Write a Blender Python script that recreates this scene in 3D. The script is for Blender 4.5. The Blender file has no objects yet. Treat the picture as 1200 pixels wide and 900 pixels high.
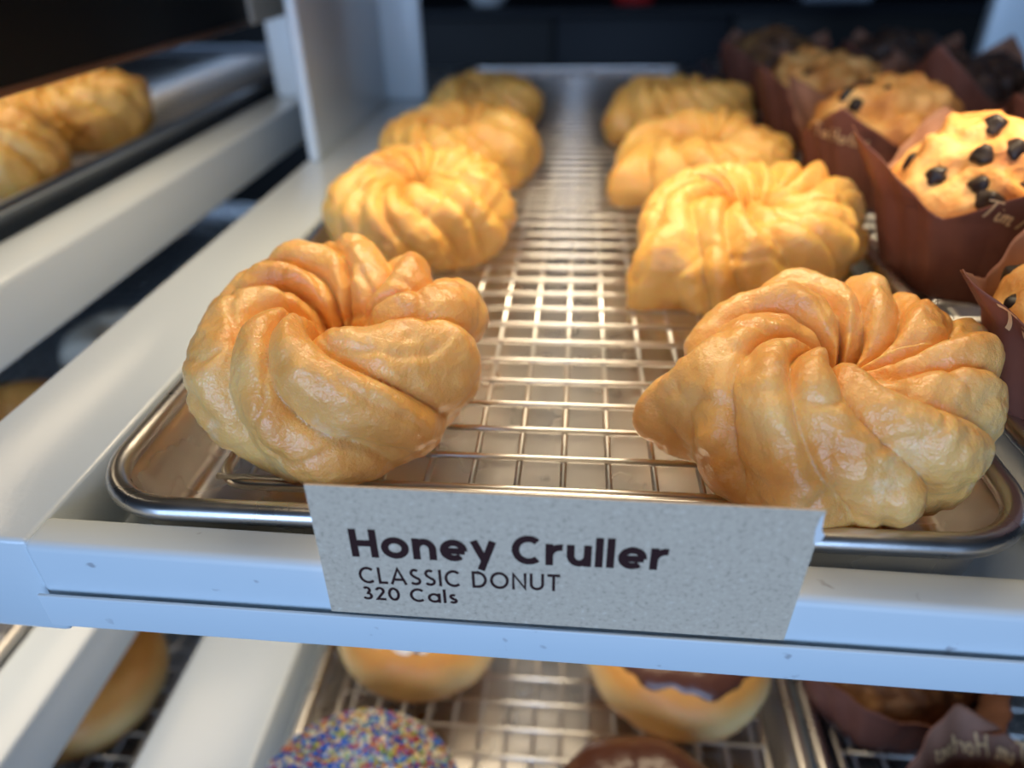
import bpy, bmesh, math, random
import numpy as np
from mathutils import Vector, Matrix, noise

# ------------------------------------------------------------------ camera, light, exposure
SC = bpy.context.scene
COL = SC.collection
PI = math.pi
SC.view_settings.view_transform = 'Standard'
SC.view_settings.look = 'None'
SC.view_settings.gamma = 1.0
SC.view_settings.use_curve_mapping = False
SC.view_settings.exposure = 0.0

cam_data = bpy.data.cameras.new('camera')
cam = bpy.data.objects.new('camera', cam_data)
COL.objects.link(cam)
cam_data.sensor_fit = 'HORIZONTAL'
cam_data.sensor_width = 36.0
cam_data.lens = 25.2
cam_data.clip_start = 0.005
cam_data.clip_end = 50
M3 = Matrix(((0.99622, -0.03065, 0.08129), (0.08504, 0.53525, -0.84040), (-0.01775, 0.84413, 0.53584)))
CAMP = Vector((0.0020, -0.1200, 0.1144))
cam.matrix_world = Matrix.Translation(CAMP) @ M3.to_4x4()
cam_data.dof.use_dof = True
cam_data.dof.focus_distance = 0.170
cam_data.dof.aperture_fstop = 6.4
SC.camera = cam

world = bpy.data.worlds.new('world')
SC.world = world
world.use_nodes = True
world.node_tree.nodes['Background'].inputs[0].default_value = (0.40, 0.58, 0.9, 1)
world.node_tree.nodes['Background'].inputs[1].default_value = 0.22

def area(name, loc, target, sx, sy, power, color, spread=PI):
    l = bpy.data.lights.new(name, 'AREA')
    l.shape = 'RECTANGLE'; l.size = sx; l.size_y = sy
    l.energy = power; l.color = color; l.spread = spread
    o = bpy.data.objects.new(name, l); COL.objects.link(o)
    o.location = loc
    o.rotation_euler = (Vector(target) - Vector(loc)).to_track_quat('-Z', 'Y').to_euler()
    return o

# shop window daylight from behind the photographer
area('window_daylight', (-0.3, -2.3, 0.25), (0, 0.1, 0.0), 2.6, 1.5, 70, (0.405, 0.62, 1.0))
# warm strips of the display case, with an added fill at the front
area('case_lamp', (0.0, 0.155, 0.195), (0.0, 0.150, 0), 0.22, 0.05, 0.40, (1.0, 0.80, 0.53), 2.2)
area('front_fill', (0.0, -0.02, 0.21), (0.0, 0.05, 0), 0.24, 0.03, 0.09, (1.0, 0.80, 0.53), 2.4)  # added warm fill that brightens the front crullers
area('case_lamp_muffins', (0.175, 0.13, 0.20), (0.165, 0.15, 0), 0.03, 0.03, 0.11, (1.0, 0.78, 0.5), 0.9)
area('case_lamp_side', (-0.31, 0.19, 0.20), (-0.29, 0.17, 0), 0.16, 0.18, 0.36, (1.0, 0.80, 0.54), 3.0)
area('lower_case_lamp', (0.0, 0.105, -0.034), (0.0, 0.10, -0.2), 0.20, 0.08, 0.17, (1.0, 0.80, 0.54), 2.4)
area('lower_case_lamp_side', (-0.24, 0.04, -0.034), (-0.22, 0.04, -0.2), 0.2, 0.08, 0.11, (1.0, 0.80, 0.55), 2.4)

# ------------------------------------------------------------------ materials
def lin(c):
    return tuple(((v / 255) / 12.92 if v / 255 <= 0.04045 else ((v / 255 + 0.055) / 1.055) ** 2.4) for v in c) + (1,)

def mat(name, color, rough=0.5, metal=0.0, coat=0.0, coat_rough=0.1, sss=0.0, sss_r=(1, .4, .15), sss_scale=0.004,
        var=None, var_scale=60, bump=0.0, bump_scale=400, bump_dist=0.001, var_detail=4, extra=None, spec=0.5, rough_var=0.0):
    m = bpy.data.materials.new(name); m.use_nodes = True
    nt = m.node_tree; b = nt.nodes['Principled BSDF']
    b.inputs['Base Color'].default_value = color
    b.inputs['Roughness'].default_value = rough
    b.inputs['Metallic'].default_value = metal
    b.inputs['Coat Weight'].default_value = coat
    b.inputs['Coat Roughness'].default_value = coat_rough
    b.inputs['Specular IOR Level'].default_value = spec
    if sss:
        b.inputs['Subsurface Weight'].default_value = sss
        b.inputs['Subsurface Radius'].default_value = sss_r
        b.inputs['Subsurface Scale'].default_value = sss_scale
    tc = nt.nodes.new('ShaderNodeTexCoord')
    def noise_node(scale, detail):
        n = nt.nodes.new('ShaderNodeTexNoise'); n.inputs['Scale'].default_value = scale; n.inputs['Detail'].default_value = detail
        nt.links.new(tc.outputs['Object'], n.inputs['Vector']); return n
    if var:
        n = noise_node(var_scale, var_detail)
        r = nt.nodes.new('ShaderNodeValToRGB')
        pts = var
        r.color_ramp.elements[0].position = pts[0][0]; r.color_ramp.elements[0].color = pts[0][1]
        r.color_ramp.elements[1].position = pts[-1][0]; r.color_ramp.elements[1].color = pts[-1][1]
        for p, c in pts[1:-1]:
            e = r.color_ramp.elements.new(p); e.color = c
        nt.links.new(n.outputs['Fac'], r.inputs['Fac'])
        nt.links.new(r.outputs['Color'], b.inputs['Base Color'])
    if rough_var:
        n = noise_node(var_scale, 3)
        mr = nt.nodes.new('ShaderNodeMapRange'); mr.inputs[1].default_value = .3; mr.inputs[2].default_value = .7
        mr.inputs[3].default_value = max(0, rough - rough_var); mr.inputs[4].default_value = rough + rough_var
        nt.links.new(n.outputs['Fac'], mr.inputs[0]); nt.links.new(mr.outputs[0], b.inputs['Roughness'])
    if bump:
        n = noise_node(bump_scale, 3)
        bp = nt.nodes.new('ShaderNodeBump'); bp.inputs['Strength'].default_value = bump; bp.inputs['Distance'].default_value = bump_dist
        nt.links.new(n.outputs['Fac'], bp.inputs['Height']); nt.links.new(bp.outputs['Normal'], b.inputs['Normal'])
        if coat: nt.links.new(bp.outputs['Normal'], b.inputs['Coat Normal'])
    return m

C = lambda r, g, b: (r, g, b, 1)
paint = mat('white_powder_paint', C(.645, .71, .74), .30, coat=.5, coat_rough=.2, bump=.12, bump_scale=350, bump_dist=.0006)
paint_worn = mat('white_paint_front', C(.645, .71, .74), .42, var=[(0.0, C(.22, .25, .28)), (.235, C(.41, .43, .45)), (.30, C(.645, .71, .74)), (1, C(.655, .72, .75))], var_scale=170, var_detail=2, bump=.05, bump_scale=500, bump_dist=.0004)
alu = mat('aluminium', C(.64, .62, .60), .30, 1.0, bump=.10, bump_scale=260, bump_dist=.0004, rough_var=.07, var_scale=45)
wire_m = mat('chromed_wire', C(.85, .84, .82), .30, 1.0)
alu_refl = mat('aluminium_dark_reflection', C(.36, .38, .41), .32, 1.0, bump=.05, bump_scale=300, bump_dist=.0003)  # aluminium with its dark reflection put into the colour
kraft = mat('grey_kraft_card', C(.47, .42, .36), .85, var=[(.28, C(.48, .38, .275)), (.42, C(.62, .485, .355)), (.62, C(.665, .53, .385)), (.74, C(.74, .61, .48))], var_scale=900, var_detail=5, bump=.1, bump_scale=1500, bump_dist=.0002, spec=.2)
ink = mat('dark_brown_ink', C(.040, .015, .014), .7, spec=.15)
torn = mat('white_card_core', C(.75, .74, .72), .9)
tan_ink = mat('tan_print_ink', C(.80, .52, .25), .6)
paper_out = mat('brown_baking_paper', C(.20, .068, .042), .55, var=[(.3, C(.15, .05, .032)), (.7, C(.23, .08, .05))], var_scale=50, bump=.15, bump_scale=300, bump_dist=.0005, spec=.35)
paper_in = mat('tan_paper_inside', C(.28, .125, .075), .65, var=[(.3, C(.22, .10, .058)), (.7, C(.33, .155, .095))], var_scale=50, bump=.15, bump_scale=300, bump_dist=.0005)
chip_m = mat('chocolate_chip', C(.018, .011, .009), .45, spec=.35, bump=.25, bump_scale=500, bump_dist=.0006)
choc_icing = mat('milk_chocolate_icing', C(.085, .030, .018), .30, coat=.35, coat_rough=.18, bump=.35, bump_scale=110, bump_dist=.003)
white_icing = mat('white_fondant', C(.80, .70, .55), .3, coat=.3, coat_rough=.15)
tint = mat('black_tinted_acrylic', C(.004, .005, .007), .42, spec=.12)
navy = mat('dark_navy_panel', C(.007, .008, .011), .5, spec=.2)
blackbrown = mat('brown_black_panel', C(.007, .006, .005), .5, spec=.2)
wallm = mat('dark_wall_paint', C(.012, .013, .016), .7)
floorm = mat('dark_floor_tile', C(.05, .045, .04), .5, bump=.1, bump_scale=20)
ceram = mat('white_ceramic', C(.75, .75, .73), .25)
redp = mat('red_plastic', C(.55, .03, .03), .35)
greypanel = mat('blue_grey_plastic', C(.33, .36, .40), .5)
tanwood = mat('tan_laminate', C(.42, .36, .29), .6)

def cruller_mat(name, lo, mid, hi, glaze, coat):
    m = bpy.data.materials.new(name); m.use_nodes = True
    nt = m.node_tree; L = nt.links.new; b = nt.nodes['Principled BSDF']
    tc = nt.nodes.new('ShaderNodeTexCoord')
    def N(scale, det, rough=.5):
        n = nt.nodes.new('ShaderNodeTexNoise'); n.inputs['Scale'].default_value = scale; n.inputs['Detail'].default_value = det
        n.inputs['Roughness'].default_value = rough
        L(tc.outputs['Object'], n.inputs['Vector']); return n
    n1 = N(55, 5)
    r = nt.nodes.new('ShaderNodeValToRGB')
    r.color_ramp.elements[0].position = .30; r.color_ramp.elements[0].color = lo
    r.color_ramp.elements[1].position = .72; r.color_ramp.elements[1].color = hi
    e = r.color_ramp.elements.new(.5); e.color = mid
    L(n1.outputs['Fac'], r.inputs['Fac'])
    n2 = N(90, 6, .7)
    r2 = nt.nodes.new('ShaderNodeValToRGB')
    r2.color_ramp.elements[0].position = .58; r2.color_ramp.elements[0].color = (0, 0, 0, 1)
    r2.color_ramp.elements[1].position = .80; r2.color_ramp.elements[1].color = (1, 1, 1, 1)
    L(n2.outputs['Fac'], r2.inputs['Fac'])
    mul = nt.nodes.new('ShaderNodeMath'); mul.operation = 'MULTIPLY'; mul.inputs[1].default_value = glaze
    L(r2.outputs['Color'], mul.inputs[0])
    mx = nt.nodes.new('ShaderNodeMix'); mx.data_type = 'RGBA'
    L(mul.outputs[0], mx.inputs['Factor']); L(r.outputs['Color'], mx.inputs['A'])
    mx.inputs['B'].default_value = (.90, .74, .52, 1)
    L(mx.outputs['Result'], b.inputs['Base Color'])
    b.inputs['Subsurface Weight'].default_value = .55
    b.inputs['Subsurface Radius'].default_value = (1.0, .45, .14)
    b.inputs['Subsurface Scale'].default_value = .0045
    b.inputs['Roughness'].default_value = .42
    b.inputs['Coat Weight'].default_value = coat; b.inputs['Coat Roughness'].default_value = .20
    n3 = N(420, 4); n4 = N(1500, 2)
    add = nt.nodes.new('ShaderNodeMath'); add.operation = 'MULTIPLY_ADD'; add.inputs[1].default_value = .35
    L(n4.outputs['Fac'], add.inputs[0]); L(n3.outputs['Fac'], add.inputs[2])
    bp = nt.nodes.new('ShaderNodeBump'); bp.inputs['Strength'].default_value = .5; bp.inputs['Distance'].default_value = .0012
    L(add.outputs[0], bp.inputs['Height']); L(bp.outputs['Normal'], b.inputs['Normal']); L(bp.outputs['Normal'], b.inputs['Coat Normal'])
    return m
cr_glazed = cruller_mat('glazed_cruller_crust', C(.74, .34, .085), C(.86, .46, .135), C(.90, .56, .21), .7, .5)
cr_plain = cruller_mat('golden_cruller_crust', C(.74, .37, .085), C(.84, .48, .12), C(.88, .56, .17), .25, .35)

def muffin_mat(name, cols, scale=70):
    return mat(name, cols[1], .6, var=[(.28, cols[0]), (.48, cols[1]), (.68, cols[2])], var_scale=scale, var_detail=6, bump=.6, bump_scale=330, bump_dist=.0015, sss=.25, sss_scale=.003)
muf_gold = muffin_mat('golden_muffin_crumb', [C(.30, .095, .018), C(.56, .25, .06), C(.72, .44, .16)])
muf_bran = muffin_mat('bran_muffin_crumb', [C(.10, .035, .012), C(.20, .075, .025), C(.34, .14, .05)], 260)
muf_choc = muffin_mat('chocolate_muffin_crumb', [C(.022, .011, .008), C(.045, .02, .012), C(.10, .05, .025)], 120)
muf_mix = muffin_mat('dark_fruit_muffin_crumb', [C(.05, .02, .01), C(.16, .07, .025), C(.35, .18, .06)], 60)

def dough_mat():
    m = bpy.data.materials.new('fried_dough'); m.use_nodes = True
    nt = m.node_tree; L = nt.links.new; b = nt.nodes['Principled BSDF']
    tc = nt.nodes.new('ShaderNodeTexCoord'); sp = nt.nodes.new('ShaderNodeSeparateXYZ'); L(tc.outputs['Object'], sp.inputs[0])
    n = nt.nodes.new('ShaderNodeTexNoise'); n.inputs['Scale'].default_value = 40; L(tc.outputs['Object'], n.inputs['Vector'])
    ma = nt.nodes.new('ShaderNodeMath'); ma.operation = 'MULTIPLY_ADD'; ma.inputs[1].default_value = .006; L(n.outputs['Fac'], ma.inputs[0]); L(sp.outputs['Z'], ma.inputs[2])
    mr = nt.nodes.new('ShaderNodeMapRange'); mr.inputs[1].default_value = -.012; mr.inputs[2].default_value = .022; L(ma.outputs[0], mr.inputs[0])
    r = nt.nodes.new('ShaderNodeValToRGB')
    br, pale = C(.58, .27, .06), C(.80, .56, .24)
    r.color_ramp.elements[0].position = .20; r.color_ramp.elements[0].color = br
    r.color_ramp.elements[1].position = .80; r.color_ramp.elements[1].color = br
    for p, c in ((.36, pale), (.50, pale)):
        e = r.color_ramp.elements.new(p); e.color = c
    L(mr.outputs[0], r.inputs['Fac']); L(r.outputs['Color'], b.inputs['Base Color'])
    b.inputs['Subsurface Weight'].default_value = .35; b.inputs['Subsurface Scale'].default_value = .004
    b.inputs['Subsurface Radius'].default_value = (1, .45, .15); b.inputs['Roughness'].default_value = .45
    return m
dough = dough_mat()
def sprinkle_mat():
    m = bpy.data.materials.new('rainbow_sugar_beads'); m.use_nodes = True
    nt = m.node_tree; b = nt.nodes['Principled BSDF']
    a = nt.nodes.new('ShaderNodeVertexColor'); a.layer_name = 'bead_colour'
    nt.links.new(a.outputs['Color'], b.inputs['Base Color']); b.inputs['Roughness'].default_value = .35
    return m
bead_m = sprinkle_mat()

# ------------------------------------------------------------------ helpers
def obj(name, mesh, m, parent=None, smooth=True, loc=None):
    if isinstance(mesh, bmesh.types.BMesh):
        me = bpy.data.meshes.new(name); mesh.to_mesh(me); mesh.free()
    else:
        me = mesh
    for mm in (m if isinstance(m, (list, tuple)) else [m]):
        me.materials.append(mm)
    if smooth:
        for p in me.polygons: p.use_smooth = True
    o = bpy.data.objects.new(name, me); COL.objects.link(o)
    if parent: o.parent = parent
    if loc is not None: o.location = loc
    return o

def thing(name, label, cat, loc=(0, 0, 0), rz=0, group=None):
    o = bpy.data.objects.new(name, None); COL.objects.link(o)
    o.empty_display_size = .02
    o.location = loc; o.rotation_euler = (0, 0, rz)
    return tag(o, label, cat, group)

def tag(o, label, cat, group=None, kind=None):
    if label: o['label'] = label
    if cat: o['category'] = cat
    if group: o['group'] = group
    if kind: o['kind'] = kind
    return o

def struct(o):
    o['kind'] = 'structure'; return o

def pydata(name, v, f, mi=None):
    me = bpy.data.meshes.new(name)
    me.from_pydata([tuple(map(float, p)) for p in v], [], f); me.update()
    if mi is not None:
        me.polygons.foreach_set('material_index', mi)
    return me

def box_bm(x0, x1, y0, y1, z0, z1, bev=.001, seg=3, warp=None, cut=0):
    bm = bmesh.new()
    bmesh.ops.create_cube(bm, size=1)
    for v in bm.verts:
        v.co = Vector((x0 if v.co.x < 0 else x1, y0 if v.co.y < 0 else y1, z0 if v.co.z < 0 else z1))
    if bev:
        bmesh.ops.bevel(bm, geom=bm.edges[:], offset=bev, segments=seg, profile=.5, affect='EDGES')
    if warp:
        for v in bm.verts: v.co = Vector(warp(v.co))
    return bm

def box(name, x0, x1, y0, y1, z0, z1, m, parent=None, bev=.001, seg=3, warp=None):
    o = obj(name, box_bm(x0, x1, y0, y1, z0, z1, bev, seg, warp), m, parent)
    me = o.data
    try:
        me.set_sharp_from_angle(angle=math.radians(50))
    except Exception: pass
    return o

def tube_into(V, F, pts, r, n=8, closed=False):
    pts = [Vector(p) for p in pts]; base = len(V); k = len(pts)
    up0 = Vector((0, 0, 1))
    for i, p in enumerate(pts):
        a = pts[i - 1] if (i > 0 or closed) else p
        b = pts[(i + 1) % k] if (i < k - 1 or closed) else p
        t = (b - a).normalized()
        u = up0 if abs(t.dot(up0)) < .95 else Vector((1, 0, 0))
        s = t.cross(u).normalized(); u = s.cross(t).normalized()
        for j in range(n):
            an = 2 * PI * j / n
            V.append(p + s * (r * math.cos(an)) + u * (r * math.sin(an)))
    for i in range(k if closed else k - 1):
        for j in range(n):
            a = base + i * n + j; b = base + i * n + (j + 1) % n
            c = base + ((i + 1) % k) * n + (j + 1) % n; d = base + ((i + 1) % k) * n + j
            F.append((a, b, c, d))
    if not closed:
        F.append(tuple(base + j for j in range(n))[::-1]); F.append(tuple(base + (k - 1) * n + j for j in range(n)))

# ------------------------------------------------------------------ sheet pan and rack
def rrect(x0, x1, y0, y1, ins, rad, n=10):
    r = max(rad - ins, .002); pts = []
    for cx, cy, a0 in ((x1 - ins - r, y1 - ins - r, 0), (x0 + ins + r, y1 - ins - r, 90), (x0 + ins + r, y0 + ins + r, 180), (x1 - ins - r, y0 + ins + r, 270)):
        for i in range(n + 1):
            a = math.radians(a0 + 90 * i / n); pts.append((cx + r * math.cos(a), cy + r * math.sin(a)))
    return pts

def pan(label, x0, x1, y0, y1, zr, m=None, group='baking trays in the display case', rad=.024, depth=.026):
    prof = [(.0115, -depth), (.0095, -depth + .0012), (.0075, -depth + .004), (.0052, -.0062)]
    b = .0030
    for a in range(225, -46, -27):
        an = math.radians(a); prof.append((b - b * -math.cos(an) if False else b + b * math.cos(an), -b + b * math.sin(an)))
    prof += [(.0064, -.0070), (.0098, -depth + .0045), (.0112, -depth + .0022), (.0140, -depth + .0012)]
    V, F, n = [], [], 44
    for ins, z in prof:
        for p in rrect(0, x1 - x0, 0, y1 - y0, ins, rad): V.append((p[0], p[1], z))
    k = len(prof)
    for i in range(k - 1):
        for j in range(n):
            a = i * n + j; bb = i * n + (j + 1) % n
            F.append((a, bb, bb + n, a + n))
    F.append(tuple(range((k - 1) * n, k * n)))
    F.append(tuple(range(0, n))[::-1])
    o = obj('sheet_pan', pydata('sheet_pan', V, F), m or alu, None, True, (x0, y0, zr))
    try: o.data.set_sharp_from_angle(angle=math.radians(60))
    except Exception: pass
    return tag(o, label, 'tray', group)

def rack(label, x0, x1, y0, y1, z, zfloor, px=.0121, py=.0131, xo=None, yo=None):
    t = thing('cooling_rack', label, 'rack', (0, 0, zfloor), 0, 'wire cooling racks')
    V, F = [], []
    h = z - zfloor
    y = yo if yo is not None else y0 + .006
    while y < y1 - .004:
        tube_into(V, F, [(x0, y, h - .0008), (x1, y, h - .0008)], .00092, 8); y += py
    obj('cross_wires', pydata('cross_wires', V, F), wire_m, t)
    V, F = [], []
    x = xo if xo is not None else x0 + .006
    while x < x1 - .004:
        tube_into(V, F, [(x, y0, h - .0024), (x, y1, h - .0024)], .00088, 8); x += px
    obj('long_wires', pydata('long_wires', V, F), wire_m, t)
    V, F = [], []
    tube_into(V, F, [(p[0], p[1], h - .0022) for p in rrect(x0, x1, y0, y1, 0, .008, 5)], .0016, 8, True)
    obj('frame_wire', pydata('frame_wire', V, F), wire_m, t)
    for cx, cy in ((x0 + .034, y0), (x1 - .034, y0), (x0 + .012, y1), (x1 - .012, y1)):
        V, F = [], []
        s = 1 if cy == y0 else -1
        tube_into(V, F, [(cx - .008, cy, h - .003), (cx - .006, cy + s * .001, .0018), (cx - .003, cy + s * .001, .0012), (cx + .003, cy + s * .001, .0012), (cx + .006, cy + s * .001, .0018), (cx + .008, cy, h - .003)], .0012, 8)
        obj('foot', pydata('foot', V, F), wire_m, t)
    return t

# ------------------------------------------------------------------ crullers
def cruller(label, x, y, zb, D=.088, H=.040, seed=0, m=11, k=4.6, rot=0, knobs=(), tilt=0.0, mt=None, sx=1.0, sy=1.0, hole=.005, res=(300, 110), amp=.25, tilt_dir=90):
    rnd = random.Random(seed)
    nu, nv = res
    R0 = (D / 2 + hole) / 2; r0 = (D / 2 - hole) / 2
    r0 *= 1.0
    ph = (np.arange(nu) / nu) * 2 * PI
    th = (np.arange(nv) / nv) * 2 * PI - PI / 2          # from the underside, over the outside, top, inside
    P, T = np.meshgrid(ph, th, indexing='ij')
    # irregular ridge spacing
    warp = sum(rnd.uniform(.04, .10) / (i * .7) * np.sin(i * P + rnd.uniform(0, 6.28)) for i in (1, 2, 3, 5))
    warp = warp + sum(rnd.uniform(.02, .05) * np.sin(i * P + j_ * T + rnd.uniform(0, 6.28)) for i, j_ in ((2, 1), (4, -1), (3, 2), (7, 1)))
    tt = PI / 2 - T                                       # signed angle from the top of the tube, inward negative
    twist = -k * (-(PI / 2) * np.sin(np.clip(-tt, -PI, PI) * .5) * 1.7)
    pp = (m * (P + warp) + twist) / (2 * PI)
    fr = pp - np.floor(pp)
    idx = np.mod(np.floor(pp + .0001), 997).astype(int)
    sk = 1 - (1 - fr) ** .8
    lobe = np.sin(PI * sk) ** .62
    rh = [rnd.uniform(.55, 1.2) for _ in range(1000)]
    ra = np.array(rh)[idx]
    rb_ = np.array([rnd.uniform(-1, 1) for _ in range(1000)])[idx]
    top = np.clip((np.sin(T) + 1.0) / .8, 0, 1)
    top = top * top * (3 - 2 * top)
    rr = r0 * (1 - amp * top * (.55 + .45 * ra) * (1 - lobe)) * (1 + .065 * rb_ * lobe * top) * (1 + .045 * (ra - .65) * np.sin(4 * PI * sk) * top)
    ringr = 1 + sum(rnd.uniform(.01, .045) * np.sin(i * P + rnd.uniform(0, 6.28)) for i in (1, 2, 3))
    rr = r0 * ((1 - amp * top) + amp * top * lobe * (.72 + .40 * ra))
    rr = rr * ringr
    for (pa, ta, am, w) in knobs:
        d = np.angle(np.exp(1j * (P - math.radians(pa)))); e = np.angle(np.exp(1j * (T - math.radians(ta))))
        rr = rr + am * np.exp(-(d / w) ** 2 - (e / .75) ** 2)
    V = np.zeros((nu, nv, 3))
    Rr = R0 * (1 + .03 * np.sin(2 * P + rnd.uniform(0, 6)))
    rad = Rr + rr * np.cos(T)
    V[..., 0] = rad * np.cos(P) * sx; V[..., 1] = rad * np.sin(P) * sy
    V[..., 2] = rr * np.sin(T) * (H / (2 * r0))
    flat = V.reshape(-1, 3)
    off = Vector((seed * 3.1, seed * 1.7, 0))
    out = []
    cenx = (R0 * np.cos(P) * sx).reshape(-1); ceny = (R0 * np.sin(P) * sy).reshape(-1)
    for i, p in enumerate(flat):
        v = Vector(p); c = Vector((cenx[i], ceny[i], 0)); d = (v - c)
        if d.length > 1e-6: d.normalize()
        q = v * 70 + off; q2 = v * 210 + off
        a = noise.noise(v * 38 - off) * .0036 + noise.noise(q) * .0021 + noise.noise(q2) * .0008 - max(0, .16 - abs(noise.noise(v * 62 + off * 2))) * .006 + noise.noise(v * 520 + off) * .00018
        out.append(v + d * a)
    zmin = min(v.z for v in out); hb = -H / 2 * .80
    vs = []
    for v in out:
        z = max(v.z, hb + (v.z - hb) * .12) if v.z < hb else v.z
        vs.append((v.x, v.y, z))
    F = []
    for i in range(nu):
        i2 = (i + 1) % nu
        for j in range(nv):
            j2 = (j + 1) % nv
            F.append((i * nv + j, i2 * nv + j, i2 * nv + j2, i * nv + j2))
    me = pydata('cruller', vs, F)
    o = obj('honey_cruller', me, mt or cr_plain)
    ax = Matrix.Rotation(math.radians(rot), 4, 'Z')
    td = math.radians(tilt_dir)
    tl = Matrix.Rotation(math.radians(tilt), 4, Vector((math.sin(td), -math.cos(td), 0)))
    mw = tl @ ax
    zm = min((mw @ Vector(v)).z for v in vs)
    o.matrix_world = Matrix.Translation((x, y, zb - zm)) @ mw
    return tag(o, label, 'donut', 'honey crullers')

# ------------------------------------------------------------------ stroke lettering
def arc(cx, cy, rx, ry, a0, a1, n=18):
    return [(cx + rx * math.cos(math.radians(a0 + (a1 - a0) * i / n)), cy + ry * math.sin(math.radians(a0 + (a1 - a0) * i / n))) for i in range(n + 1)]

def ribbon(V, F, pts, t, z=0.0):
    closed = (abs(pts[0][0] - pts[-1][0]) + abs(pts[0][1] - pts[-1][1])) < 1e-5
    P = [Vector((p[0], p[1])) for p in pts]
    if closed: P = P[:-1]
    k = len(P); b = len(V)
    for i, p in enumerate(P):
        a = P[i - 1] if (i > 0 or closed) else None
        c = P[(i + 1) % k] if (i < k - 1 or closed) else None
        d1 = (p - a).normalized() if a is not None else (c - p).normalized()
        d2 = (c - p).normalized() if c is not None else d1
        n1 = Vector((-d1.y, d1.x)); n2 = Vector((-d2.y, d2.x))
        nn = n1 + n2
        nn = nn.normalized() if nn.length > 1e-6 else n1
        s = t / 2 / max(nn.dot(n1), .5)
        V.append((p.x + nn.x * s, p.y + nn.y * s, z)); V.append((p.x - nn.x * s, p.y - nn.y * s, z))
    for i in range(k if closed else k - 1):
        a = b + 2 * i; c = b + 2 * ((i + 1) % k)
        F.append((a, a + 1, c + 1, c))

def glyphs(t, xh):
    h = t / 2
    ex, ey = .40 - h, xh / 2 - h + .01
    oc = xh / 2
    G = {}
    G['H'] = (.80, [[(h, 0), (h, 1)], [(.80 - h, 0), (.80 - h, 1)], [(h, .5), (.80 - h, .5)]])
    G['o'] = (.82, [arc(.41, oc, .41 - h, ey, 0, 360, 32)])
    ar = xh - h - .36
    G['n'] = (.70, [[(h, 0), (h, xh)], [(h, .2)] + [] if False else arc(.35, .36, .35 - h, ar, 180, 0, 16) + [(.70 - h, 0)]])
    G['u'] = (.70, [[(.70 - h, 0), (.70 - h, xh)], [(h, xh)] + arc(.35, xh - .36, .35 - h, xh - .36 - h, 180, 360, 16)])
    G['e'] = (.79, [[(t * .6, oc - .02), (.79 - h * .6, oc - .02)], arc(.40, oc, .40 - h, ey, -4, 312, 30)])
    G['y'] = (.74, [[(h * .85, xh), (.40, .04)], [(.74 - h * .85, xh), (.28, -.29)]])
    G['C'] = (.86, [arc(.48, .5, .48 - h, .5 - h + .01, 48, 312, 28)])
    G['r'] = (.50, [[(h, 0), (h, xh)], arc(.44, .33, .44 - h, xh - h - .33, 175, 82, 12)])
    G['l'] = (t, [[(h, 0), (h, 1.03)]])
    G['L'] = (.50, [[(h, 1), (h, h), (.50, h)]])
    G['A'] = (.86, [[(h * .6, 0), (.43, 1 - h * .6), (.86 - h * .6, 0)], [(.20, .30), (.66, .30)]])
    sp = arc(.31, .735, .27 - h, .265 - h, 40, 250, 14)[:-1] + arc(.31, .265, .31 - h, .265 - h, 75, -150, 16)
    G['S'] = (.62, [sp])
    G['I'] = (t, [[(h, 0), (h, 1)]])
    G['D'] = (.78, [[(h, h), (h, 1 - h)] + [(.30, 1 - h)] + arc(.30, .5, .48 - h, .5 - h, 90, -90, 18) + [(h, h)]])
    G['O'] = (.98, [arc(.49, .5, .49 - h, .5 - h + .01, 0, 360, 36)])
    G['N'] = (.76, [[(h, 0), (h, 1 - h), (.76 - h, h), (.76 - h, 1)]])
    G['U'] = (.74, [[(h, 1)] + arc(.37, .36, .37 - h, .36 - h, 180, 360, 16) + [(.74 - h, 1)]])
    G['T'] = (.66, [[(0, 1 - h), (.66, 1 - h)], [(.33, 0), (.33, 1 - h)]])
    G['3'] = (.60, [arc(.29, .73, .25 - h, .27 - h, 140, -70, 14)[:-1] + arc(.29, .29, .31 - h, .29 - h, 75, -150, 16)])
    G['2'] = (.60, [arc(.30, .70, .28 - h, .30 - h, 165, -25, 14) + [(h * 1.4, h), (.60, h)]])
    G['0'] = (.68, [arc(.34, .5, .34 - h, .5 - h, 0, 360, 30)])
    G['a'] = (.74, [arc(.37, oc, .37 - h, ey, 0, 360, 28), [(.74 - h, 0), (.74 - h, xh)]])
    ss = arc(.25, xh - .195, .22 - h, .205 - h, 40, 250, 12)[:-1] + arc(.25, .195, .25 - h, .205 - h, 75, -150, 14)
    G['s'] = (.50, [ss])
    return G

def text_mesh(txt, size, t, xh, track, width=None, space=.36):
    """Flat lettering: cap height = size, baseline at y = 0, starting at x = 0."""
    G = glyphs(t, xh); V, F = [], []; x = 0.0; zi = 0
    for ch in txt:
        if ch == ' ':
            x += space; continue
        w, st = G[ch]
        for s in st:
            ribbon(V, F, [(x + p[0], p[1]) for p in s], t, zi * 1.0); zi += 1
        x += w + track
    W = x - track
    sx = (width / W) if width else size
    return [(v[0] * sx, v[1] * size, v[2]) for v in V], F

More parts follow.
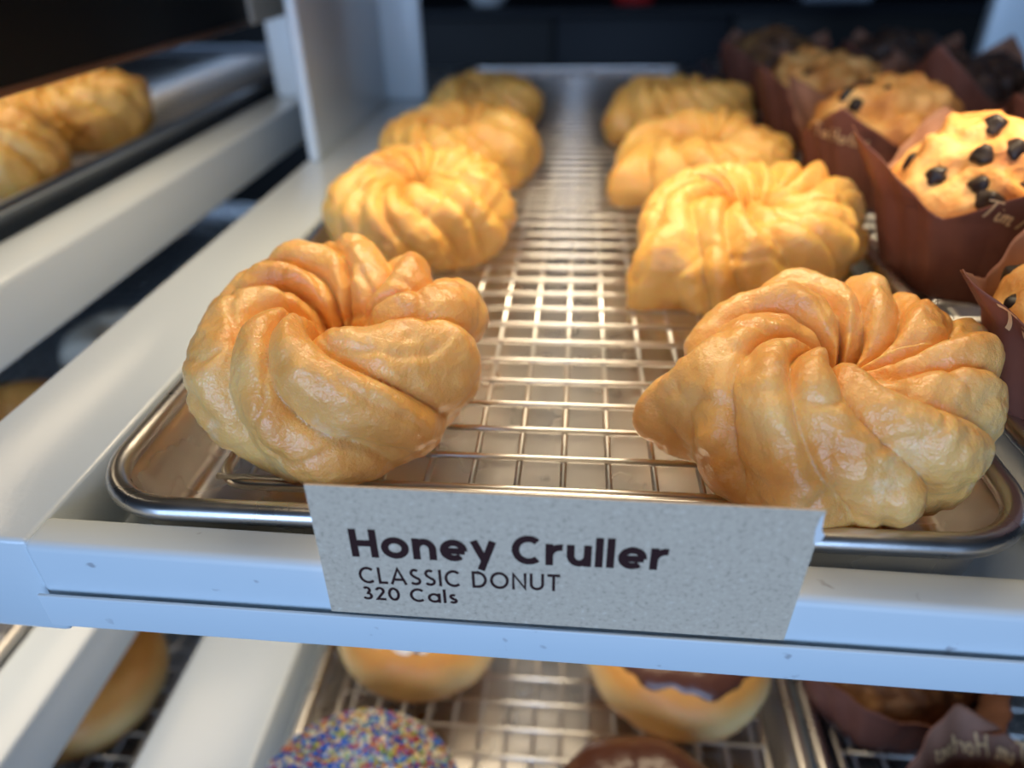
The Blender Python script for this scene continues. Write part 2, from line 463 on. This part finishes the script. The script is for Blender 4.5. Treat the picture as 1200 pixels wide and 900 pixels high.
SCRIPT = {
 'T': (.55, [[(0, .93), (.2, .97), (.62, .98)], [(.34, .97), (.27, .6), (.16, .25), (.06, .02)]]),
 'i': (.22, [[(.10, .48), (.05, .22), (.06, .04), (.13, .02), (.2, .12)], [(.15, .66), (.16, .70)]]),
 'm': (.62, [[(.06, .48), (.02, .02)], [(.04, .25), (.14, .45), (.23, .46), (.24, .34), (.19, .03)], [(.21, .25), (.33, .45), (.42, .45), (.43, .32), (.40, .08), (.46, .02), (.54, .1)]]),
 'H': (.66, [[(.14, .98), (.1, .5), (.0, .0)], [(.60, 1.0), (.52, .5), (.46, .02)], [(.06, .48), (.3, .52), (.56, .52)]]),
 'o': (.36, [[(.2, .46), (.08, .40), (.02, .2), (.08, .04), (.18, .03), (.28, .16), (.28, .36), (.2, .46), (.22, .38), (.34, .36)]]),
 'r': (.30, [[(.08, .46), (.02, .02)], [(.04, .25), (.14, .42), (.26, .46)]]),
 't': (.30, [[(.20, .85), (.1, .4), (.08, .1), (.14, .02), (.24, .08)], [(.0, .5), (.3, .54)]]),
 'n': (.40, [[(.06, .46), (.02, .02)], [(.04, .25), (.16, .44), (.25, .44), (.26, .3), (.24, .08), (.29, .02), (.36, .1)]]),
 's': (.28, [[(.24, .44), (.12, .46), (.08, .36), (.2, .2), (.16, .04), (.0, .04)]]),
}
def smooth_line(p, n=5):
    if len(p) < 3: return p
    out = []
    q = [p[0]] + list(p) + [p[-1]]
    for i in range(1, len(q) - 2):
        a, b, c, d = [Vector(v) for v in q[i - 1:i + 3]]
        for j in range(n):
            t = j / n
            v = .5 * ((2 * b) + (c - a) * t + (2 * a - 5 * b + 4 * c - d) * t * t + (3 * b - a - 3 * c + d) * t ** 3)
            out.append((v.x, v.y))
    out.append(tuple(p[-1])); return out
def script_strokes(txt):
    x = 0; out = []
    for ch in txt:
        if ch == ' ': x += .22; continue
        w, st = SCRIPT[ch]
        for s in st: out.append(smooth_line([(x + a + b * .10, b) for a, b in s]))
        x += w + .03
    return out, x

# ------------------------------------------------------------------ muffins in tulip paper
def tulip(th, t, c):
    """A point of the folded paper: t = 0 at the foot .. 1 at the rim; four pointed corners."""
    a = (th - c['rot']) / (PI / 2)
    tri = abs((a % 1.0) - .5) * 2                          # 1 at the corners, 0 half-way
    pk = tri ** c.get('pw', 1.25)
    k = int(math.floor(a + .5)) % 4
    ph = c['ph'][k]; fl = c['fl'][k]
    ztop = c['low'] + ph * pk
    z = ztop * t
    r = c['rb'] + (c['rm'] - c['rb']) * min(1, z / c['low']) ** .8
    if z > c['low']: r += (z - c['low']) * fl
    r *= 1 + .035 * math.cos(8 * (th - c['rot'])) * (1 - .5 * t) + .012 * math.sin(21 * th + 3 * t)
    return Vector((r * math.cos(th), r * math.sin(th), z))

def wrapper_mesh(c, nu=160, nv=28, thick=.0004):
    V, F, MI = [], [], []
    for s in (0, 1):
        for i in range(nu):
            th = 2 * PI * i / nu
            for j in range(nv + 1):
                p = tulip(th, j / nv, c)
                if s:
                    p = p - Vector((math.cos(th), math.sin(th), 0)) * thick
                    if j == 0: p.z += thick
                V.append(p)
    n1 = nv + 1; B = nu * n1
    for s in (0, 1):
        for i in range(nu):
            i2 = (i + 1) % nu
            for j in range(nv):
                q = (s * B + i * n1 + j, s * B + i2 * n1 + j, s * B + i2 * n1 + j + 1, s * B + i * n1 + j + 1)
                F.append(q if not s else q[::-1]); MI.append(s)
    for i in range(nu):
        i2 = (i + 1) % nu
        F.append((i * n1 + nv, i2 * n1 + nv, B + i2 * n1 + nv, B + i * n1 + nv)); MI.append(0)
    F.append(tuple(i * n1 for i in range(nu))[::-1]); MI.append(0)
    F.append(tuple(B + i * n1 for i in range(nu))); MI.append(1)
    return pydata('paper_cup', V, F, MI)

def script_on_paper(txt, c, th0, zc, size, parent, inside=False, slope=0.0):
    st, W = script_strokes(txt)
    V, F = [], []
    for k_, s in enumerate(st): ribbon(V, F, s, .11)
    out = []
    r_ref = tulip(th0, .9, c).xy.length
    for v in V:
        u = (v[0] - W / 2) * size; w = zc + (v[1] - .4) * size + u * slope
        th = th0 + u / r_ref
        # surface point at that height
        a = (th - c['rot']) / (PI / 2); tri = abs((a % 1.0) - .5) * 2
        kk = int(math.floor(a + .5)) % 4
        ztop = c['low'] + c['ph'][kk] * tri ** c.get('pw', 1.25)
        p = tulip(th, w / ztop, c)
        d = Vector((math.cos(th), math.sin(th), -.25)).normalized()
        out.append(p + d * .0003 if not inside else p - d * .0009)
    return obj('printed_lettering', pydata('printed_lettering', out, F), tan_ink, parent)

def muffin(label, x, y, z, rot, top='gold', text=None, chips=10, seed=1, dome=.026, low=.040, ph=(.018,) * 4, fl=(.45,) * 4, rd=.039, cup=True, group='muffins in brown paper cups', size=.013, rm=.038, chipspots=None, pw=1.25, cakelow=0.0):
    rnd = random.Random(seed)
    t = thing('muffin', label, 'muffin', (x, y, z), 0, group)
    c = dict(rot=math.radians(rot), rb=.027, rm=rm, low=low, ph=ph, fl=fl, pw=pw)
    low = low - cakelow; rm = rm - cakelow * .5; rd = rd - cakelow * .5
    if cup:
        obj('paper_cup', wrapper_mesh(c), [paper_out, paper_in], t)
        for (s, th0, zc, sz, ins, sl) in (text or []):
            script_on_paper(s, c, math.radians(th0), zc, sz, t, ins, sl)
    mtop = dict(gold=muf_gold, bran=muf_bran, choc=muf_choc, mix=muf_mix)[top]
    off = Vector((seed * 2.3, seed, 0))
    nu, nv = 96, 40; V, F = [], []
    prof = []
    for j in range(nv + 1):
        s = j / nv
        if s < .35:
            q = s / .35; r = (.0245 + (rm - .0035 - .0245) * (q ** .8)); zz = .0012 + (low - .006) * q
        else:
            q = (s - .35) / .65; a = q * PI / 2
            r = (rm - .0035) * math.cos(a) ** .75 + (rd - rm) * math.sin(min(1, q * 2.2) * PI) * .9; zz = low - .006 + (dome + .006) * math.sin(a)
        prof.append((max(r, 0), zz, s))
    def bump(v, s):
        k = max(0, min(1, (s - .40) / .2))
        return (noise.noise(v * 55 + off) * .0055 + noise.noise(v * 150 + off) * .0024 + noise.noise(v * 330 + off) * .0008 + max(0, .22 - abs(noise.noise(v * 42 - off))) * -.016) * k
    for i in range(nu):
        th = 2 * PI * i / nu
        for (r, zz, s) in prof:
            v = Vector((r * math.cos(th), r * math.sin(th), zz))
            d = Vector((v.x, v.y, max(0, zz - low + .02))).normalized() if v.length > 0 else Vector((0, 0, 1))
            V.append(v + d * bump(v, s))
    n1 = nv + 1
    for i in range(nu):
        i2 = (i + 1) % nu
        for j in range(nv): F.append((i * n1 + j, i2 * n1 + j, i2 * n1 + j + 1, i * n1 + j + 1))
    F.append(tuple(i * n1 for i in range(nu))[::-1])
    obj('muffin_cake', pydata('muffin_cake', V, F), mtop, t)
    spots = chipspots or [(rnd.uniform(0, 360), rnd.uniform(.12, .92)) for _ in range(chips)]
    for (an, q) in spots:
        th = math.radians(an); a = (1 - q) * PI / 2
        r = (rm - .0035) * math.cos(a) ** .75 + (rd - rm) * math.sin(min(1, (1 - q) * 2.2) * PI) * .9
        zz = low - .006 + (dome + .006) * math.sin(a)
        v = Vector((r * math.cos(th), r * math.sin(th), zz))
        d = Vector((v.x, v.y, max(0, zz - low + .02))).normalized()
        s = 1 - .65 * q
        bm = bmesh.new(); bmesh.ops.create_icosphere(bm, subdivisions=3, radius=1)
        sz = rnd.uniform(.0026, .0042)
        p = v + d * (bump(v, .9) - sz * .35)
        for w in bm.verts:
            k = 1 + .45 * noise.noise(w.co * 1.3 + off + p * 400)
            tip = max(0, w.co.z) ** 3 * .25
            w.co = Vector((w.co.x * sz * k * (1 - tip), w.co.y * sz * k * (1 - tip), w.co.z * sz * (.75 + tip)))
        rotm = d.to_track_quat('Z', 'Y').to_matrix()
        for w in bm.verts: w.co = p + rotm @ w.co
        obj('chocolate_chip', bm, chip_m, t)
    return t

# ------------------------------------------------------------------ ring donuts
def ring_mesh(name, R, r, hs, nu=120, nv=48, seed=0, t0=-PI, t1=PI, grow=0.0, wav=0.0, wob=.0012):
    V, F = [], []; off = Vector((seed, seed * 2, 3)); full = abs((t1 - t0) - 2 * PI) < 1e-6
    cols = nv if full else nv + 1
    for i in range(nu):
        p = 2 * PI * i / nu
        lo = wav * (noise.noise(Vector((math.cos(p) * 2.2, math.sin(p) * 2.2, seed))) + .4 * noise.noise(Vector((math.cos(p) * 6, math.sin(p) * 6, seed + 9))))
        for j in range(cols):
            th = t0 + (t1 - t0) * j / nv
            if not full:
                th = (t0 + lo) + (t1 - t0 - lo) * j / nv
                g = grow * (1 - abs(2 * j / nv - 1) ** 8)
            else: g = 0
            rr = r + g + noise.noise(Vector((math.cos(p) * 3, math.sin(p) * 3, th)) + off) * wob
            V.append(((R + rr * math.cos(th)) * math.cos(p), (R + rr * math.cos(th)) * math.sin(p), rr * math.sin(th) * hs))
    for i in range(nu):
        i2 = (i + 1) % nu
        for j in range(nv):
            j2 = (j + 1) % cols if full else j + 1
            F.append((i * cols + j, i2 * cols + j, i2 * cols + j2, i * cols + j2))
    return pydata(name, V, F)

BEADS = [(.01, .09, .50), (.02, .16, .62), (.01, .07, .42), (.02, .14, .6), (.38, .03, .06), (.70, .66, .52), (.62, .58, .46), (.55, .45, .10), (.50, .16, .07), (.30, .05, .14), (.20, .42, .50), (.30, .40, .10)]
def beads(name, R, r, hs, n, parent, seed, t0, t1, br=.00125, wav=.2):
    rnd = random.Random(seed)
    bm0 = bmesh.new(); bmesh.ops.create_icosphere(bm0, subdivisions=1, radius=1)
    bv = [v.co.copy() for v in bm0.verts]; bf = [tuple(v.index for v in f.verts) for f in bm0.faces]; bm0.free()
    V, F, Cc = [], [], []
    for _ in range(n):
        p = rnd.uniform(0, 2 * PI); th = rnd.uniform(t0, t1)
        rr = r + br * .5; s = br * rnd.uniform(.85, 1.15)
        c = Vector(((R + rr * math.cos(th)) * math.cos(p), (R + rr * math.cos(th)) * math.sin(p), rr * math.sin(th) * hs))
        col = rnd.choice(BEADS); b = len(V)
        V += [c + v * s for v in bv]; F += [tuple(b + i for i in f) for f in bf]; Cc += [col] * len(bv)
    me = pydata(name, V, F)
    a = me.color_attributes.new('bead_colour', 'FLOAT_COLOR', 'POINT')
    a.data.foreach_set('color', [k for c in Cc for k in (*c, 1.0)])
    o = obj(name, me, bead_m, parent); o['kind'] = 'stuff'
    return o

def donut(label, x, y, z, icing=None, D=.082, hs=.95, r=.0185, seed=1, bead=0, group='ring donuts', cat='donut', sprinkle_top=0, t0=.12):
    t = thing('ring_donut', label, cat, (x, y, z), seed * .7, group)
    R = D / 2 - r
    o = obj('dough_ring', ring_mesh('dough_ring', R, r, hs, seed=seed), dough, t, True, (0, 0, r * hs))
    if icing:
        obj('icing', ring_mesh('icing', R, r, hs, seed=seed, t0=t0, t1=PI - .25, grow=.0014, wav=.26), icing, t, True, (0, 0, r * hs))
    if bead:
        b = beads('sugar_beads', R, r + .0012, hs, bead, t, seed, t0 + .05, PI - .2); b.location = (0, 0, r * hs)
    return t

# ================================================================== SETTING
def room():
    m = [('floor', (-2.6, 2.6, -2.6, 2.2, -1.06, -1.0), floorm), ('ceiling', (-2.6, 2.6, -2.6, 2.2, 1.8, 1.86), wallm),
         ('wall_back', (-2.6, 2.6, 2.2, 2.26, -1.0, 1.8), wallm), ('wall_left', (-2.66, -2.6, -2.6, 2.2, -1.0, 1.8), wallm),
         ('wall_right', (2.6, 2.66, -2.6, 2.2, -1.0, 1.8), wallm), ('wall_front', (-2.6, 2.6, -2.66, -2.6, -1.0, 1.8), wallm)]
    for n, b, mm in m: struct(box(n, *b, mm, None, 0))
room()

# canopy of the case: unseen white shelf, added to bounce the warm light
struct(box('bounce_shelf_1', -.46, .36, .10, .66, .275, .295, paint, None, .002))

# ------------------------------------------------------------------ the display shelf in front
YS = -.0122; SL = -.0234; ZS = .0135
def front_warp(co):                       # the front runs slightly askew of the trays
    k = max(0.0, min(1.0, (.004 - co.y) / .008))
    return (co.x, co.y + SL * co.x * k, co.z + .0)
def rail_warp(co): return (co.x, co.y + SL * co.x, co.z + ZS * co.x)
shelf = thing('display_shelf', 'white painted metal display shelf holding the honey cruller tray and price card', 'shelf', (0, 0, -.0355))
def S(name, x0, x1, y0, y1, z0, z1, m, bev=.001, warp=None, parent=shelf, zb=-.0355):
    return box(name, x0, x1, y0, y1, z0 - zb, z1 - zb, m, parent, bev, 3, warp)
S('side_plate', -.1635, -.1232, YS, .655, -.0355, -.0036, paint, .0014, front_warp)
S('front_bar', -.1243, .36, YS - .0008, -.0022, -.029, -.0040, paint_worn, .0022, front_warp)
def rail_w(co): 
    v = rail_warp(co); return v
S('label_rail', -.1243, .36, YS - .0030, YS - .0020, -.0278, -.0170, paint_worn, .0004, rail_w)
S('base_plate', -.1236, .36, -.004, .655, -.0290, -.0262, paint, .0006)
S('back_bar', -.1236, .36, .652, .664, -.029, -.012, paint, .001)

# neighbouring shelf on the left, a little higher
nb = thing('display_shelf', 'white display shelf with a grey side edge carrying the dark rimmed tray at far left', 'shelf', (-.22, 0, -.0197))
def at(o, name, x0, x1, y0, y1, z0, z1, m, bev=.0012):
    L = o.location
    return box(name, x0 - L.x, x1 - L.x, y0 - L.y, y1 - L.y, z0 - L.z, z1 - L.z, m, o, bev)
at(nb, 'side_plate', -.2355, -.205, -.012, .655, -.0197, .009, paint, .0025)
at(nb, 'base_plate', -.475, -.2345, -.01, .655, -.0085, -.0052, paint)

# lower shelf
lo = thing('display_shelf', 'lower white display shelf under the front bar holding the iced donut tray', 'shelf', (0, 0, -.2095))
at(lo, 'side_plate', -.178, -.1265, -.03, .655, -.2095, -.1815, paint, .002)
at(lo, 'base_plate', -.127, .36, -.03, .655, -.2080, -.2052, paint)
nl = thing('display_shelf', 'lower white shelf at bottom left with a pale plate and grey side edge', 'shelf', (-.22, 0, -.167))
at(nl, 'side_plate', -.2285, -.2, -.03, .655, -.167, -.1385, paint, .002)
at(nl, 'base_plate', -.47, -.228, -.03, .655, -.164, -.1612, paint)
th_ = thing('display_shelf', 'deep bottom shelf seen through the lower left gap under a plain donut', 'shelf', (-.3, 0, -.2565))
at(th_, 'base_plate', -.45, -.18, -.03, .655, -.2565, -.2535, paint)
at(th_, 'support_lip', -.45, -.18, .655, .665, -.2565, -.235, paint)

# uprights
def post(label, x0, x1, y0, y1, z0, z1, m=None):
    o = box('upright_post', x0, x1, y0, y1, z0, z1, m or paint, None, .003)
    return tag(o, label, 'post', 'uprights of the case')
post('narrow white upright standing on the shelf beside the left rear cruller', -.1612, -.1540, .309, .3145, -.0036, .277)
box_p = box('side_panel', -.1605, -.1555, .3145, .4960, -.0036, .277, paint, None, .001)
tag(box_p, 'pale grey panel between the two white uprights at upper left', 'panel')
post('wide blue grey upright behind the left row of crullers', -.1605, -.1235, .496, .502, -.0036, .277)
post('grey upright at the back end of the left neighbouring shelf', -.2275, -.2060, .440, .452, .009, .277)
post('blue grey upright at the top right corner behind the dark muffins', .352, .44, .60, .615, -.30, .277)
# ------------------------------------------------------------------ trays and racks
TX0, TX1 = -.119, .1115
pan('silver sheet pan under the honey crullers in the middle', TX0, TX1, 0, .65, 0)
rack('wire cooling rack under the honey crullers in the middle tray', -.0915, .0880, .0205, .630, -.0072, -.0248, xo=-.0842 + .0003, yo=.0215)
pan('silver sheet pan under the muffins at upper right', .1145, .3435, .012, .652, .006)
rack('wire cooling rack under the upper right muffins', .131, .327, .028, .636, -.0012, -.0188)
pan('dark rimmed sheet pan with crullers on the left neighbouring shelf', -.4645, -.2360, .004, .655, .0215, alu_refl)
rack('wire cooling rack in the far left cruller tray', -.450, -.2505, .02, .638, .0130, -.0033)
pan('silver sheet pan under the sprinkled and chocolate donuts below', -.1150, .1060, -.02, .63, -.178)
rack('wire cooling rack under the sprinkled and chocolate donuts below', -.1005, .0915, -.004, .61, -.188, -.2028)
pan('silver sheet pan under the muffins at bottom right', .1085, .3375, -.02, .63, -.178)
rack('wire cooling rack under the bottom right muffins', .123, .323, -.004, .61, -.188, -.2028)
pan('sheet pan glimpsed in the lower left gap', -.428, -.1985, -.02, .63, -.2265, None)
rack('wire cooling rack glimpsed in the lower left gap', -.413, -.2135, -.004, .61, -.2375, -.2513)
pan('sheet pan behind the pale plate at bottom left', -.458, -.2295, -.02, .63, -.1345)
rack('wire cooling rack seen through the gap at left', -.443, -.2445, -.004, .61, -.145, -.1593)

# ------------------------------------------------------------------ honey crullers
zr = -.0072
cruller('glazed honey cruller at front left, behind the left end of the price card', -.0625, .0505, zr, D=.082, H=.044, seed=3, m=9, k=3.2, rot=10, mt=cr_glazed, tilt=7, res=(460, 160), amp=.27, hole=.004)
cruller('pale honey cruller at front right with a knob on its left side', .0685, .0395, zr, D=.078, H=.042, seed=8, m=10, k=3.4, rot=0, mt=cr_glazed, knobs=((184, -8, .0125, .17), (24, 15, .006, .2)), tilt=5, res=(460, 160), amp=.27, hole=.004)
cruller('golden honey cruller second in the left row, just behind the glazed one', -.0645, .1820, zr, D=.079, H=.039, seed=12, m=15, k=3.6, rot=5, tilt=8, hole=.004)
cruller('golden honey cruller second in the right row with a lobe at its lower left', .0670, .1500, zr, D=.084, H=.042, seed=21, m=14, k=4, rot=0, hole=.003, knobs=((213, -22, .0165, .20), (8, 0, .004, .3)), tilt=6)
cruller('honey cruller third in the left row, split by a deep dip', -.0640, .2900, zr, D=.088, H=.040, seed=31, m=13, k=3.4, rot=40, sx=1.04, res=(220, 80), hole=.008)
cruller('honey cruller third in the right row with vertical ridges', .0665, .2600, zr, D=.084, H=.038, seed=42, m=13, k=3.5, rot=0, sx=1.04, knobs=((206, -20, .014, .22), (5, 0, .005, .3)), res=(220, 80), tilt=5)
cruller('rearmost honey cruller of the left row', -.0640, .4150, zr, D=.082, H=.036, seed=52, m=13, k=3.5, rot=0, res=(180, 70))
cruller('rearmost honey cruller of the right row with a pointed right end', .0640, .3750, zr, D=.084, H=.042, seed=61, m=13, k=3.5, rot=0, sx=1.03, knobs=((0, 5, .010, .25), (205, -10, .006, .3)), res=(180, 70))
cruller('cruller at the left edge on the neighbouring tray, cut by the frame', -.2830, .2040, .0130, D=.080, H=.038, seed=71, m=12, k=3.5, res=(180, 70))
cruller('cruller on the far left tray nearest the upright', -.2850, .2900, .0130, D=.082, H=.039, seed=82, m=12, k=3.5, res=(180, 70))

# ------------------------------------------------------------------ price card
card = thing('price_card', 'grey kraft price card reading Honey Cruller clipped to the front of the shelf', 'price card', (0, -.0147, -.0165))
ct = math.radians(.45)
def cpt(x, z):                            # card plane: local x, z
    return (x, z)
cb = bmesh.new()
out = [(-.0501, .0022 - .0005), (.0494, .0007), (.0505, .0379), (-.0500, .0388)]
fr = [cb.verts.new((x, -.00025, z)) for x, z in out]; bk = [cb.verts.new((x, .00025, z)) for x, z in out]
cb.faces.new(fr); cb.faces.new(bk[::-1])
for i in range(4):
    j = (i + 1) % 4; cb.faces.new((fr[j], fr[i], bk[i], bk[j]))
obj('card', cb, kraft, card, False)
def card_text(name, txt, x, z, size, width, t, xh, track, space, rise):
    V, F = text_mesh(txt, size, t, xh, track, width, space)
    out = [(x + v[0], -.00033 - v[2] * 2e-6, z + v[1] + rise * v[0]) for v in V]
    return obj(name, pydata(name, out, F), ink, card, False)
card_text('product_name', 'Honey Cruller', -.0428, .0030 + .0165, .0080, .0655, .22, .75, .10, .34, .010)
card_text('product_type', 'CLASSIC DONUT', -.0422, -.0050 + .0165, .0050, .0433, .15, .70, .16, .42, .018)
card_text('calorie_count', '320 Cals', -.0422, -.0102 + .0165, .0042, .0212, .165, .70, .14, .42, .014)
tv = [(.0502, .0372), (.0506, .0330), (.0514, .0318), (.0510, .0302), (.0498, .0294), (.0494, .0330), (.0497, .0362)]
tb = bmesh.new(); a = [tb.verts.new((x, -.0004, z)) for x, z in tv]; b2 = [tb.verts.new((x, .0004, z)) for x, z in tv]
tb.faces.new(a); tb.faces.new(b2[::-1])
for i in range(len(tv)):
    j = (i + 1) % len(tv); tb.faces.new((a[i], a[j], b2[j], b2[i]))
to = obj('torn_edge', tb, torn, card, False); to['label'] = 'white torn corner of the card'

# ------------------------------------------------------------------ upper muffins
zm = -.0010
muffin('chocolate chip muffin sharply lit beside the second right cruller', .1500, .1480, zm, 0, 'gold', [('Tim Hortons', 261, .0345, .0075, False, -.25)], seed=5, ph=(.020, .02, .024, .026), fl=(.5, .7, .6, .8), low=.032, dome=.026,
       chipspots=[(205, .62), (228, .40), (236, .62), (243, .72), (250, .35), (215, .15), (262, .60), (290, .45), (170, .6), (120, .4), (30, .5), (330, .3), (240, .90), (252, .82)])
muffin('brown paper muffin cup cut by the right edge of the frame', .1455, .0500, zm, 0, 'gold', [('Tim Hortons', 217, .0305, .0078, False, -.25)], seed=6, chips=5, ph=(.02, .022, .014, .018), fl=(.4, .5, .8, .4), low=.030, dome=.016)
muffin('chocolate chip muffin with a printed flap behind the sharply lit one', .1480, .2480, zm, 45, 'gold', [('Tim Hortons', 222, .0345, .0066, False, -.05)], seed=7, ph=(.014, .020, .018, .018), fl=(.6, .8, .45, .5), low=.030, dome=.025)
muffin('chocolate chip muffin third from the front of its row, half shaded', .1480, .3520, zm, 20, 'gold', None, seed=8, chips=12, low=.030, dome=.022)
muffin('dark fruit muffin at the back of the inner muffin row', .1430, .4650, zm, 30, 'mix', None, seed=9, chips=12, low=.030, dome=.022)
muffin('dark chocolate muffin with its paper folded over, in the outer row', .2280, .3500, zm, 45, 'choc', None, seed=10, chips=5, ph=(.026, .020, .030, .022), low=.030, dome=.020)
muffin('dark muffin at the right edge near the blue grey upright', .2480, .2550, zm, 10, 'choc', None, seed=11, chips=6, low=.030, dome=.020)
muffin('dark muffin at the back of the outer muffin row', .2250, .4500, zm, 20, 'choc', None, seed=13, chips=5, low=.030, dome=.020)

# ------------------------------------------------------------------ lower trays
zl = -.188
donut('donut coated in rainbow sugar beads below the price card', -.0740, .0150, zl, white_icing, D=.078, seed=2, bead=4600, r=.0195)
donut('white iced donut with a few coloured beads behind the bead coated one', -.0665, .1070, zl, white_icing, D=.080, seed=4, bead=420, t0=1.0, r=.0205)
donut('chocolate iced donut under the right end of the price card', .0545, .0990, zl, choc_icing, D=.084, seed=3, r=.0215, t0=.85)
donut('chocolate iced donut cut by the bottom edge of the frame', .0330, .0160, zl, choc_icing, D=.074, seed=7, r=.0185, t0=.25)
muffin('fruit muffin in paper half hidden under the front bar at lower right', .1440, .0960, -.1885, 20, 'mix', None, seed=15, chips=6, rm=.042, rd=.042, ph=(.012, .012, .012, .012), fl=(.9,) * 4, low=.042, dome=.012, cakelow=.008)
muffin('bran muffin at bottom right with lettering showing through its paper flap', .1560, .0020, -.1885, 10, 'bran', [('Tim Hortons', 92, .0465, .0080, True, .0)], seed=16, chips=0, low=.040, dome=.016, ph=(.014, .020, .018, .014), fl=(.6, .5, .8, .5), pw=.8, rm=.040)
donut('plain ring donut on the deep tray in the lower left gap', -.2520, .0960, -.2375, None, D=.086, seed=5, r=.0195)
donut('plain ring donut at the bottom edge in the lower left gap', -.2480, -.0000, -.2375, None, D=.086, seed=6, r=.0195)
donut('plain ring donut seen through the gap beside the far left shelf', -.3180, .1900, -.145, None, D=.086, seed=9)
donut('white iced donut deep in the gap beside the far left shelf', -.3050, .2900, -.145, white_icing, D=.082, seed=11)

# ------------------------------------------------------------------ dark divider, top left
dv = thing('divider_panel', 'black glossy divider panel hanging above the far left tray', 'panel', (-.2, .05, .07))
box('acrylic_sheet', -.0015, .0015, 0, .300, 0, .207, tint, dv, .0006)
e = box('edge_trim', -.0022, .0022, 0, .300, -.0022, .0008, mat('bronze_edge', C(.16, .08, .05), .3, .6), dv, .0006); e['label'] = 'thin bronze edge strip'
e = box('end_cap', -.004, .004, .300, .390, -.002, .207, tanwood, dv, .001); e['label'] = 'tan end piece'

# ------------------------------------------------------------------ dark kitchen behind
bc = thing('back_counter', 'dark counter with black doors behind the display case', 'counter', (0, 1.05, -1.0))
for i, (x0, x1, m) in enumerate(((-1.2, -.62, blackbrown), (-.61, -.04, blackbrown), (-.035, .215, navy), (.22, .70, blackbrown), (.71, 1.3, blackbrown))):
    d = box('cabinet_door', x0, x1, 0, .02, .06, 1.005, m, bc, .002)
box('carcass', -1.2, 1.3, .02, .55, 0, 1.005, blackbrown, bc, .002)
box('counter_top', -1.22, 1.32, -.02, .57, 1.005, 1.018, navy, bc, .002)
def lathe(name, prof, m, parent=None, n=40, loc=None):
    V, F = [], []
    for i in range(n):
        a = 2 * PI * i / n
        for r, z in prof: V.append((r * math.cos(a), r * math.sin(a), z))
    k = len(prof)
    for i in range(n):
        for j in range(k - 1): F.append((i * k + j, ((i + 1) % n) * k + j, ((i + 1) % n) * k + j + 1, i * k + j + 1))
    return obj(name, pydata(name, V, F), m, parent, True, loc)
ctz = .018
tag(lathe('ceramic_bowl', [(0, 0), (.022, 0), (.024, .004), (.042, .03), (.048, .06), (.045, .06), (.039, .032), (.02, .008), (0, .006)], ceram, None, 40, (-.140, 1.10, ctz)), 'white bowl on the dark counter behind the wide upright', 'bowl')
cup = thing('lidded_cup', 'red and white lidded cup at the top edge on the dark counter', 'cup', (.078, 1.10, ctz))
lathe('cup_body', [(0, 0), (.028, 0), (.03, .004), (.038, .09), (0, .09)], redp, cup)
lathe('lid', [(.039, .088), (.040, .094), (.036, .1), (0, .1)], ceram, cup)
bx = thing('carton_box', 'pale grey box on the dark counter behind the back muffins', 'box', (.368, 1.08, ctz))
box('carton', -.048, .048, 0, .1, 0, .09, greypanel, bx, .004); box('carton_flap', -.05, .05, -.002, .102, .088, .094, ceram, bx, .002)
